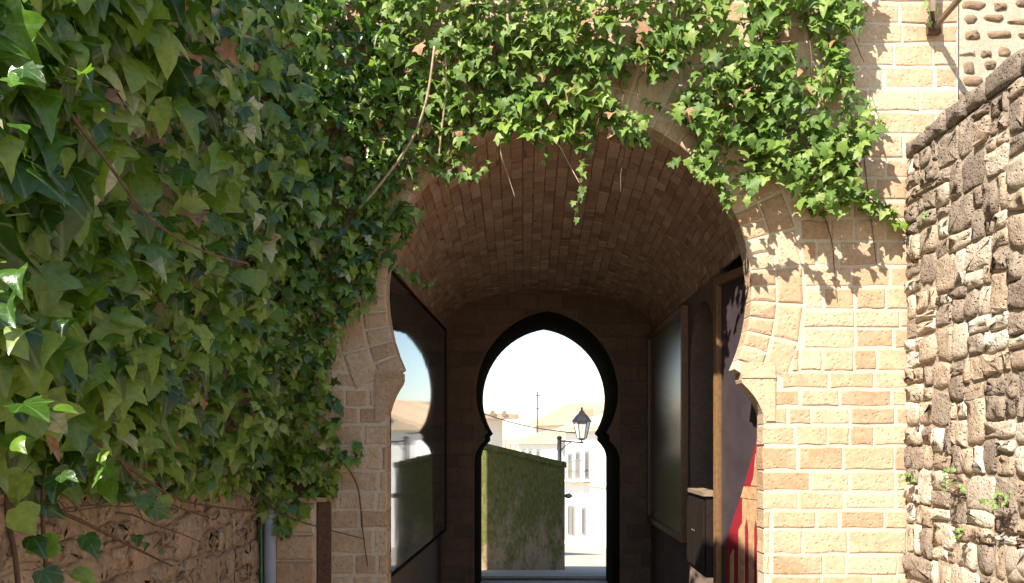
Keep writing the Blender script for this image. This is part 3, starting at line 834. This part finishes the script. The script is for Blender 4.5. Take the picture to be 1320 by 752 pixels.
# right-hand white house with string course
pa, pb = gp(729, 44), gp(815, 37)
t, q, L, rf = house('white_house', 'white two storey house with balcony windows beyond the lamp', pa, pb, zz(556, 40), -3.6, 8, 1.5,
          [(.35, zz(691, 43), .38, 1.45, 0), (.85, zz(691, 43), .38, 1.45, 0), (2.1, zz(692, 41), .5, 1.3, 0), (.4, zz(618, 43), .5, 1.25, 1), (1.35, zz(618, 42), .55, 1.3, 1), (2.5, zz(619, 40), .5, 1.3, 1)])
v, f = extrude_poly([(-.05, zz(626, 41)), (L, zz(626, 41)), (L, zz(623, 41)), (-.05, zz(623, 41))], q, .002, .12); mesh('string_course', v, f, M['cream'], t)
v, f = extrude_poly([(-.05, zz(704, 43)), (L, zz(704, 43)), (L, zz(700, 43)), (-.05, zz(700, 43))], q, .002, .08); mesh('plinth', v, f, M['cream'], t)
c = P(757, 534, 46); ch = MB().box((c.x - .3, 45.7, c.z - 1.2), (c.x + .3, 46.3, c.z + .25)).build('chimney', M['chimney'], rf)
# house behind on the right with the long tan roof
house('tall_house', 'cream house with a long tan tiled roof rising behind the white house', gp(690, 66), gp(815, 60), zz(548, 63), -5, 9, 1.7, [], 'cream', .5)
house('terraced_house', 'white terraced house with three small windows seen over the mossy wall', gp(668, 56), gp(722, 53), zz(572, 54), -5, 7, 1.1,
      [(.35, zz(600, 54), .4, .95, 0), (1.0, zz(600, 54), .4, .95, 0), (1.75, zz(600, 54), .4, .95, 0)], 'white', .4)
house('low_house', 'low white house with a tan tiled roof, left of the terraced house', gp(628, 64), gp(672, 64), zz(583, 64), -6, 7, .9, [(.6, zz(598, 64), 1.0, .7, 0)], 'white', .4)
# left house with the deep tiled eave
house('corner_house', 'corner house with a deep tiled eave at the left edge of the far arch', gp(540, 23), gp(648, 24.5), zz(540, 24), -2.0, 7, .55, [], 'cream', .32, 2.2)
# antenna mast on a roof
am = thing('roof_mast', P(697, 556, 58), 'slender aerial mast on the skyline seen through the far arch', 'aerial')
a = P(693, 560, 58); b = P(693, 505, 58)
MB().tube([a, b], .035, 5).build('pole', M['iron'], am)
MB().tube([P(690, 510, 58), P(697, 510, 58)], .03, 5).build('crossbar', M['iron'], am)
MB().tube([P(691, 527, 58), P(695, 527, 58)], .03, 5).build('crossbar', M['iron'], am)
# overhead cable
pts = []
A_, B_ = P(610, 528, 22.6), P(750, 559, 17.5)
for k in range(13):
    t = k / 12; p = A_.lerp(B_, t); p.z -= .18 * 4 * t * (1 - t) * .6; pts.append(p)
o = MB().tube(pts, .012, 5).build('overhead_cable', M['iron']); tag(o, 'thin dark cable sagging from the corner house toward the street lamp', 'cable')

# ------------------------------------------------------------------ ivy
def leaf_shape(kind, fold, curl, rng):
    if kind == 'ivy':
        h = [(.0, .0), (.16, -.13), (.44, -.08), (.36, .14), (.56, .42), (.26, .50), (0, 1.0)]
    elif kind == 'young':
        h = [(.0, .0), (.18, -.10), (.50, .02), (.28, .20), (.46, .52), (.17, .55), (0, .95)]
    else:
        h = [(.0, .0), (.20, -.07), (.40, .08), (.44, .30), (.33, .56), (.16, .80), (0, 1.08)]
    mid = [(0, .0), (0, .22), (0, .52), (0, h[-1][1])]
    V = []
    def zf(x, y): return fold * abs(x) - curl * (y - .3) ** 2 - .35 * curl * abs(x) ** 1.5
    wob = rng.uniform(-.12, .12), rng.uniform(2, 5)
    for x, y in mid: V.append((x, y, zf(x, y)))
    Fc = []
    for sgn in (1, -1):
        c_ = [(x * rng.uniform(.88, 1.12), y + rng.uniform(-.04, .04)) if 0 < k < 6 else (x, y) for k, (x, y) in enumerate(h)]
        O = []
        for k in range(6):
            (x0, y0), (x1, y1) = c_[k], c_[k + 1]
            if k: O.append((x0, y0))
            bl = .035 if kind != 'ovate' else .02
            nx_, ny_ = y1 - y0, -(x1 - x0); L_ = math.hypot(nx_, ny_) or 1
            sg_ = 1 if k in (0, 1, 3, 5) else -.6
            O.append(((x0 + x1) / 2 + nx_ / L_ * bl * sg_, (y0 + y1) / 2 + ny_ / L_ * bl * sg_))
        b0 = len(V); mi = [0 if y < .03 and k < 3 else (1 if y < .34 else 2) for k, (x, y) in enumerate(O)]
        for x, y in O: V.append((sgn * max(x, .004), y, zf(x, y) + wob[0] * abs(x) * math.sin(y * wob[1] * sgn)))
        tris = [(0, b0, mi[0])] if mi[0] else []
        for k in range(len(O) - 1):
            tris.append((b0 + k, b0 + k + 1, mi[k]))
            if mi[k + 1] > mi[k]: tris.append((b0 + k + 1, mi[k + 1], mi[k]))
        tris.append((b0 + len(O) - 1, 3, mi[-1]))
        Fc += [t if sgn > 0 else tuple(reversed(t)) for t in tris]
    # petiole: a thin strip bending back
    b_ = len(V)
    V += [(-.012, 0, .0), (.012, 0, .0), (.012, -.3, -.18), (-.012, -.3, -.18)]
    Fc += [(b_, b_ + 1, b_ + 2), (b_, b_ + 2, b_ + 3)]
    return np.array(V, dtype=np.float64), Fc
rlf = random.Random(17)
SHAPES = [leaf_shape(k, fo, cu, rlf) for k, fo, cu in (('ivy', .25, .25), ('ivy', .05, .45), ('ivy', -.2, .35), ('ovate', .3, .3), ('ovate', -.15, .5), ('young', .2, .3), ('young', -.1, .2), ('ivy', .4, .6),
    ('ivy', .55, .2), ('ovate', .5, .7), ('young', .45, .5), ('ivy', -.35, .8), ('ovate', .1, .15), ('ivy', .15, .9))]
ALT = {0: (0, 8, 13), 1: (1, 11), 2: (2, 11, 13), 3: (3, 9, 12), 4: (4, 9, 12), 5: (5, 10), 6: (6, 10), 7: (7, 8)}
def leaf_mesh_data(name, V, Fc, m_):
    me = bpy.data.meshes.new(name); me.from_pydata(V.tolist(), [], Fc); me.update()
    uvl = me.uv_layers.new(name='leaf'); idx = np.zeros(len(me.loops), dtype=np.int32); me.loops.foreach_get('vertex_index', idx)
    uvl.data.foreach_set('uv', V[idx][:, :2].ravel()); me.materials.append(m_); me.polygons.foreach_set('use_smooth', [True] * len(me.polygons)); return me
def frame_for(normal, down, rng):
    nn = normal.normalized(); y = (down - nn * down.dot(nn)).normalized(); x = y.cross(nn).normalized()
    return Matrix((x, y, nn)).transposed()
def scr(p): return CX + p.x / p.y * F, CY - (p.z - EYE) / p.y * F

def build_ivy(root, leaves, mlist, nobj, pool):
    """leaves: (pos, normal, down, size, shape, dead, rank) ; the nobj largest on screen become parts"""
    cache = {}
    order = sorted(range(len(leaves)), key=lambda i: -leaves[i][6])
    single = set(order[:nobj])
    big = {}
    for i, (p, nrm, dn, s, sh, dead, rank) in enumerate(leaves):
        Rm = frame_for(nrm, dn, rlf)
        dead = int(dead); mk = mlist[dead]
        sh = rlf.choice(ALT[sh]); V, Fc = SHAPES[sh]; sx = rlf.uniform(.8, 1.15); sz = rlf.uniform(.6, 1.6)
        if i in single:
            key = (sh, dead)
            if key not in cache: cache[key] = leaf_mesh_data('leaf', V, Fc, mk)
            o = bpy.data.objects.new('leaf', cache[key]); link(o, root, p)
            o.rotation_euler = Rm.to_euler(); o.scale = (s * sx, s, s * sz)
        else:
            b = big.setdefault(dead, [[], [], [], 0])
            A = np.array(Rm); W = (V * (s * sx, s, s * sz)) @ A.T + np.array(p)
            b[0].append(W); b[1].append(np.array(Fc) + b[3]); b[2].append(V[:, :2]); b[3] += len(V)
    for dead, b in big.items():
        W = np.concatenate(b[0]); Fa = np.concatenate(b[1]); UVv = np.concatenate(b[2])
        base = np.array(WLOC[root.name]); W = W - base
        me = bpy.data.meshes.new('foliage'); me.from_pydata(W.tolist(), [], Fa.tolist()); me.update()
        uvl = me.uv_layers.new(name='leaf'); idx = np.zeros(len(me.loops), dtype=np.int32); me.loops.foreach_get('vertex_index', idx)
        me.polygons.foreach_set('use_smooth', [True] * len(me.polygons)); uvl.data.foreach_set('uv', UVv[idx].ravel()); me.materials.append(mlist[dead])
        o = bpy.data.objects.new(('foliage', 'dry_foliage', 'young_foliage')[dead], me); link(o, root, base); o['kind'] = 'stuff'

def kind_of(p, dry, base):
    if rlf.random() < dry: return 1
    return 2 if rlf.random() < base + .55 * noise.noise(p * 2.3) else 0
def rv(a): return Vector((rlf.uniform(-a, a), rlf.uniform(-a, a), rlf.uniform(-a, a)))

# --- ivy over the left wall and corner
ivl = thing('ivy_plant', ml(2.6, 0, .1), 'large dark leaved ivy smothering the left retaining wall', 'ivy')
leaves = []
def zlow_left(u):       # lower edge of the ivy along the wall, by distance along it
    return 1.60 - .06 * u + .10 * noise.noise(Vector((u * 2.1, 4, 0))) + .06 * noise.noise(Vector((u * 7, 9, 0)))
def thick(u, z): return .20 + .24 * min(1, max(0, (z - 1.3) / 1.6)) + .12 * noise.noise(Vector((u * 1.6, z * 1.6, 7)))
N = 0
while N < 5000:
    u = rlf.random() ** 1.15 * (LLEN - .78) + .78
    if u > LLEN - .02: continue
    y_ = 1.0 + u; ztop = 1.6 + 570 / F * y_ + .7
    zl = zlow_left(u); z_ = zl + (ztop - zl) * rlf.random()
    if z_ > ztop: continue
    edge = min(1, (z_ - zl) / .35)
    th = thick(u, z_) * (.35 + .65 * edge)
    w_ = .03 + th * rlf.random() ** .55
    if w_ > .13 and rlf.random() > .62 + .9 * noise.noise(Vector((u * 5.5, z_ * 5.5, 2.))) : continue
    p = Vector(ml(u, z_, w_))
    size = (.035 + .085 * rlf.random() ** 1.3) * (1.35 if u < 1.9 else 1.0)
    nrm = Vector((.62, -.55, .42)) + rv(.62)
    dn = Vector((.15, -.1, -1)) + rv(.65)
    sh = rlf.choice([0, 1, 2, 3, 3, 4, 4, 7, 5]); dead = kind_of(p, .014, .12 + max(0, .25 - abs(z_ - 1.9) * .3))
    rank = size / p.y * (1 if w_ > th * .6 else .45)
    leaves.append((p, nrm, dn, size, sh, dead, rank)); N += 1
# corner part, on the front wall left of the arch
cpoly = [(330, -60), (530, -60), (520, 120), (505, 240), (488, 300), (480, 350), (478, 392), (452, 410), (432, 440), (424, 480), (436, 530), (446, 560), (470, 572), (462, 590), (440, 600), (428, 640), (400, 632), (385, 672), (362, 690), (345, 660), (330, 655)]
N = 0
while N < 2300:
    px, py = rlf.uniform(325, 530), rlf.uniform(-60, 692)
    if not inpoly(px, py, cpoly): continue
    fall = max(0, 1 - (px - 330) / 190)
    w_ = .03 + (.12 + .30 * fall) * rlf.random() ** .6 * (1 if py < 560 else .5)
    y_ = FY - w_; x_, z_ = front(px, py); p = Vector((x_ * y_ / FY, y_, EYE + (z_ - EYE) * y_ / FY))
    size = rlf.uniform(.045, .095)
    nrm = Vector((.3, -.8, .45)) + rv(.6); dn = Vector((.1, 0, -1)) + rv(.6)
    leaves.append((p, nrm, dn, size, rlf.choice([0, 1, 2, 5, 6, 3]), kind_of(p, .03, .12 if py < 330 else .4), size / y_ * .6)); N += 1
# drooping tips under the lower edge
for (px, py, y_, s) in [(40, 690, 2.35, .075), (75, 700, 2.4, .085), (110, 690, 2.5, .08), (55, 735, 2.35, .085), (95, 738, 2.45, .08), (20, 655, 2.3, .09), (55, 650, 2.4, .07),
                        (185, 640, 3.0, .075), (200, 655, 3.0, .07), (210, 640, 3.05, .065), (175, 690, 3.1, .045), (190, 700, 3.1, .03), (205, 712, 3.1, .025), (30, 610, 2.3, .1), (90, 605, 2.5, .085),
                        (130, 585, 2.7, .075), (75, 615, 2.4, .07), (275, 600, 3.8, .06), (275, 620, 3.8, .055), (135, 620, 2.8, .08), (5, 560, 2.2, .11), (35, 530, 2.2, .12), (20, 420, 2.05, .10), (5, 390, 2.0, .11), (25, 350, 2.05, .10), (30, 90, 2.0, .10), (5, 105, 2.0, .1), (82, 415, 2.2, .05)]:
    leaves.append((P(px, py, y_), Vector((.5, -.8, .4)) + rv(.5), Vector((.1, 0, -1)) + rv(.8), s, rlf.choice([0, 3, 4, 3]), False, 9))
for (px, py, y_, s) in [(30, 88, 1.75, .06), (12, 100, 1.75, .06), (22, 345, 1.75, .062), (8, 392, 1.72, .075), (32, 425, 1.75, .06), (84, 412, 1.85, .035), (30, 520, 1.85, .085), (70, 525, 1.9, .05), (130, 580, 2.1, .05), (78, 612, 2.0, .05), (140, 598, 2.1, .06), (18, 565, 1.9, .05), (20, 160, 1.8, .05), (110, 95, 1.9, .045)]:
    leaves.append((P(px, py, y_), Vector((-.1, -.7, .7)) + rv(.35), Vector((.3, 0, -1)) + rv(.8), s, rlf.choice([0, 3, 4, 3]), 0, 9))
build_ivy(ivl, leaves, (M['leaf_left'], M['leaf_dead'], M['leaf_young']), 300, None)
def stem(root, pts, r0, r1, m_='stem'):
    # smooth the polyline a little
    q = []
    for i in range(len(pts) - 1):
        for k in range(4):
            t = k / 4; p0_ = pts[max(i - 1, 0)]; p1_ = pts[i]; p2_ = pts[i + 1]; p3_ = pts[min(i + 2, len(pts) - 1)]
            q.append(.5 * ((2 * p1_) + (p2_ - p0_) * t + (2 * p0_ - 5 * p1_ + 4 * p2_ - p3_) * t * t + (3 * p1_ - p0_ - 3 * p2_ + p3_) * t ** 3))
    q.append(pts[-1])
    return MB().tube(q, r0, 5, r1).build('stem', M[m_], root, True)
stem(ivl, [P(40, 60, 2.1), P(65, 105, 2.15), P(100, 160, 2.2), P(135, 205, 2.3), P(175, 260, 2.4), P(210, 295, 2.5), P(265, 325, 2.7), P(320, 340, 2.9)], .006, .003)
stem(ivl, [P(65, 105, 2.15), P(80, 110, 2.15), P(105, 100, 2.15), P(140, 112, 2.2)], .004, .002)
stem(ivl, [P(4, 560, 2.5), P(10, 610, 2.5), P(9, 660, 2.5), P(20, 720, 2.5), P(26, 790, 2.5)], .007, .008)
stem(ivl, [P(60, 580, 2.6), P(55, 640, 2.6), P(56, 690, 2.6), P(60, 740, 2.6), P(64, 790, 2.6)], .006, .007)
stem(ivl, [P(20, 480, 2.3), P(60, 545, 2.5), P(120, 570, 2.8), P(150, 590, 2.95), P(190, 620, 3.2), P(235, 645, 3.6), P(290, 655, 4.1), P(335, 660, 4.6)], .008, .004)
stem(ivl, [P(150, 585, 2.95), P(180, 625, 3.1), P(220, 650, 3.5), P(270, 668, 4.0)], .006, .003)
stem(ivl, [P(50, 650, 2.72), P(100, 670, 2.95), P(160, 700, 3.2), P(222, 730, 3.55)], .008, .004)
stem(ivl, [P(0, 610, 2.5), P(40, 625, 2.6), P(90, 640, 2.7), P(130, 655, 2.9)], .004, .003)
stem(ivl, [P(340, 650, 5.45), P(375, 668, 5.5), P(420, 682, 5.58), P(470, 695, 5.62)], .005, .003)
stem(ivl, [P(446, 600, 5.55), P(460, 625, 5.6), P(465, 655, 5.63), P(468, 690, 5.66), P(474, 730, 5.67)], .006, .003)
for k in range(16):
    px, py = rlf.uniform(0, 290), rlf.uniform(560, 660); dx_, dy_ = rlf.uniform(14, 34), rlf.uniform(-4, 20); pts_ = []
    for q_ in range(5):
        x_ = px + dx_ * q_ + rlf.uniform(-5, 5); pts_.append(P(x_, py + dy_ * q_ + rlf.uniform(-5, 5), F * 1.44 / (CX - min(x_, 330)) * (1.04 if x_ > 200 else 1)))
    stem(ivl, pts_, .004, .002)

# --- ivy over the gate
ivg = thing('ivy_plant', (.3, FY, 3.6), 'bright green ivy hanging in a curtain over the horseshoe arch', 'ivy')
leaves = []
def dens(px, py):
    return .38 + 1.15 * noise.noise(Vector((px / 48., py / 48., 1.3))) + .5 * noise.noise(Vector((px / 20., py / 20., 5.)))
N = 0; tries = 0
while N < 5000 and tries < 200000:
    tries += 1
    px, py = rlf.uniform(440, 1170), rlf.uniform(-70, 345)
    if not inpoly(px, py, gpoly): continue
    if px > 830 and rlf.random() > .35 + dens(px, py): continue
    if px <= 830 and rlf.random() > .42 + dens(px, py): continue
    bulge = max(0., 1 - py / 260.) * (1 if px < 900 else max(.35, 1 - (px - 900) / 260))
    w_ = .03 + (.13 + .24 * bulge) * rlf.random() ** .7
    y_ = FY - w_; x_, z_ = front(px, py); p = Vector((x_, y_, z_)); p = Vector((x_ * y_ / FY, y_, EYE + (z_ - EYE) * y_ / FY))
    size = .030 + .075 * rlf.random() ** 1.5
    nrm = Vector((-.15, -.8, .55)) + rv(.62); dn = Vector((.0, -.1, -1)) + rv(.6)
    out_ = w_ > .09 + .15 * bulge
    leaves.append((p, nrm, dn, size, rlf.choice([0, 0, 1, 2, 5, 6, 7]), kind_of(p, .03, .14), size / y_ * (1 if out_ and 0 < py else .4))); N += 1
def sprig(root_l, pts, n, s0, s1, y_, spread=6, rank=9):
    for k in range(n):
        t = k / max(1, n - 1) * (len(pts) - 1); i = min(int(t), len(pts) - 2); fr_ = t - i
        px = pts[i][0] + (pts[i + 1][0] - pts[i][0]) * fr_ + rlf.uniform(-spread, spread); py = pts[i][1] + (pts[i + 1][1] - pts[i][1]) * fr_ + rlf.uniform(-spread, spread)
        s = s0 + (s1 - s0) * k / max(1, n - 1)
        root_l.append((P(px, py, y_ + rlf.uniform(-.04, .03)), Vector((-.15, -.85, .45)) + rv(.5), Vector((0, 0, -1)) + rv(.6), s * rlf.uniform(.85, 1.15), rlf.choice([0, 1, 5, 6]), False, rank * s))
for k in range(520):
    px, py = rlf.uniform(840, 1150), rlf.uniform(60, 275)
    if not inpoly(px, py - 14, gpoly) or rlf.random() > .25 + dens(px, py): continue
    w_ = rlf.uniform(.16, .40); y_ = FY - w_
    leaves.append((P(px, py, y_), Vector((-.15, -.8, .55)) + rv(.6), Vector((0, -.1, -1)) + rv(.6), rlf.uniform(.05, .095), rlf.choice([0, 1, 2, 5, 6]), False, .02))
SPR_ = [([(758, 185), (752, 215), (747, 250), (742, 278)], 13, .07, .045, 5.5, 5), ([(500, 325), (512, 345), (535, 356), (562, 364)], 11, .075, .05, 5.5, 5),
        ([(590, 225), (610, 222), (632, 212)], 8, .07, .05, 5.5, 6), ([(1090, 240), (1125, 258), (1145, 272), (1168, 292)], 14, .075, .045, 5.62, 6),
        ([(1105, 130), (1125, 138), (1142, 160)], 9, .06, .04, 5.63, 5), ([(1090, 40), (1105, 25), (1112, 12)], 8, .06, .045, 5.6, 5), ([(930, 235), (938, 255), (940, 272)], 7, .065, .045, 5.58, 4),
        ([(1050, 262), (1062, 275), (1050, 268)], 8, .07, .05, 5.6, 8), ([(810, 165), (825, 180), (832, 182)], 6, .07, .05, 5.52, 4), ([(860, 140), (850, 132), (835, 128)], 6, .055, .045, 5.6, 4),
        ([(1195, -20), (1200, 10), (1204, 24)], 9, .055, .04, 5.60, 4), ([(870, 205), (895, 212), (915, 225)], 9, .065, .05, 5.6, 6), ([(690, 178), (705, 195), (704, 205)], 5, .05, .035, 5.55, 4)]
for a in SPR_: sprig(leaves, *a)
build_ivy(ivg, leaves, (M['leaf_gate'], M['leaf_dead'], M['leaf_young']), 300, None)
sp_l = []
stem(ivg, [P(560, 60, 5.32), P(551, 124, 5.33), P(535, 172, 5.35), P(515, 205, 5.4), P(500, 225, 5.42), P(480, 250, 5.45), P(462, 270, 5.5)], .007, .010, 'stem_pale')
stem(ivg, [P(757, 170, 5.5), P(752, 215, 5.5), P(747, 250, 5.5), P(741, 280, 5.5)], .004, .002)
stem(ivg, [P(500, 318, 5.5), P(513, 345, 5.5), P(535, 357, 5.5), P(562, 365, 5.5)], .004, .002)
stem(ivg, [P(1080, 230, 5.62), P(1120, 256, 5.63), P(1145, 272, 5.64), P(1168, 292, 5.65)], .004, .002)
stem(ivg, [P(1060, 270, 5.66), P(1072, 310, 5.68), P(1075, 340, 5.675), P(1078, 385, 5.675)], .004, .002)
stem(ivg, [P(572, 40, 5.4), P(575, 110, 5.42), P(568, 180, 5.48), P(566, 205, 5.5)], .008, .005, 'stem_pale')
stem(ivg, [P(1100, 100, 5.66), P(1110, 170, 5.67), P(1118, 240, 5.67), P(1130, 340, 5.675)], .004, .002)

for k in range(46):
    px, py = rlf.uniform(440, 1090), rlf.uniform(-20, 190)
    if not inpoly(px, py, gpoly): continue
    pts_ = [P(px, py, FY - rlf.uniform(.05, .25))]; d_ = rlf.uniform(-.6, .6)
    for q_ in range(4):
        px += d_ * 16 + rlf.uniform(-7, 7); py += rlf.uniform(10, 26); pts_.append(P(px, py, FY - rlf.uniform(.05, .28)))
    stem(ivg, pts_, .004, .0025, rlf.choice(['stem', 'stem', 'stem_pale']))

# ------------------------------------------------------------------ weeds in the rubble wall
def weed(px, py, label, n=14, h=.1):
    y_ = F * (RX - .04) / (px - CX); p = P(px, py, y_)
    t = thing('weed', p, label, 'plant', 'weeds in the rubble wall joints')
    st_ = MB(); V_ = []
    lv = MB()
    for k in range(n):
        d = Vector((-rlf.uniform(.2, .7), rlf.uniform(-.6, .6), rlf.uniform(-.2, 1))).normalized() * h * rlf.uniform(.4, 1)
        st_.tube([p, p + d * .6 + Vector((0, 0, .01)), p + d], .0015, 4)
        Rm = frame_for(Vector((-.6, -.5, .5)) + rv(.5), Vector((0, 0, -1)) + rv(.9), rlf); V, Fc = SHAPES[4]
        W = (V * rlf.uniform(.018, .034)) @ np.array(Rm).T + np.array(p + d); lv.add(W.tolist(), Fc)
    st_.build('stem', M['stem'], t)
    lv.build('leaves', M['weed'], t)['kind'] = 'stuff'
M['weed'] = plain('weed_leaf', (.12, .19, .04), .6, var=.3, scale=30, bump=0)
weed(1242, 622, 'green weed sprouting low in the rubble wall, middle of its width', 18, .13)
weed(1176, 622, 'green weed in the rubble wall joint next to the gatehouse', 12, .09)
weed(1244, 690, 'tiny weed lowest in the rubble wall', 8, .06)
weed(1198, 280, 'tiny weed high in the rubble wall under the coping', 8, .06)
weed(1300, 655, 'grey green weed tuft at the right edge of the rubble wall', 18, .12)
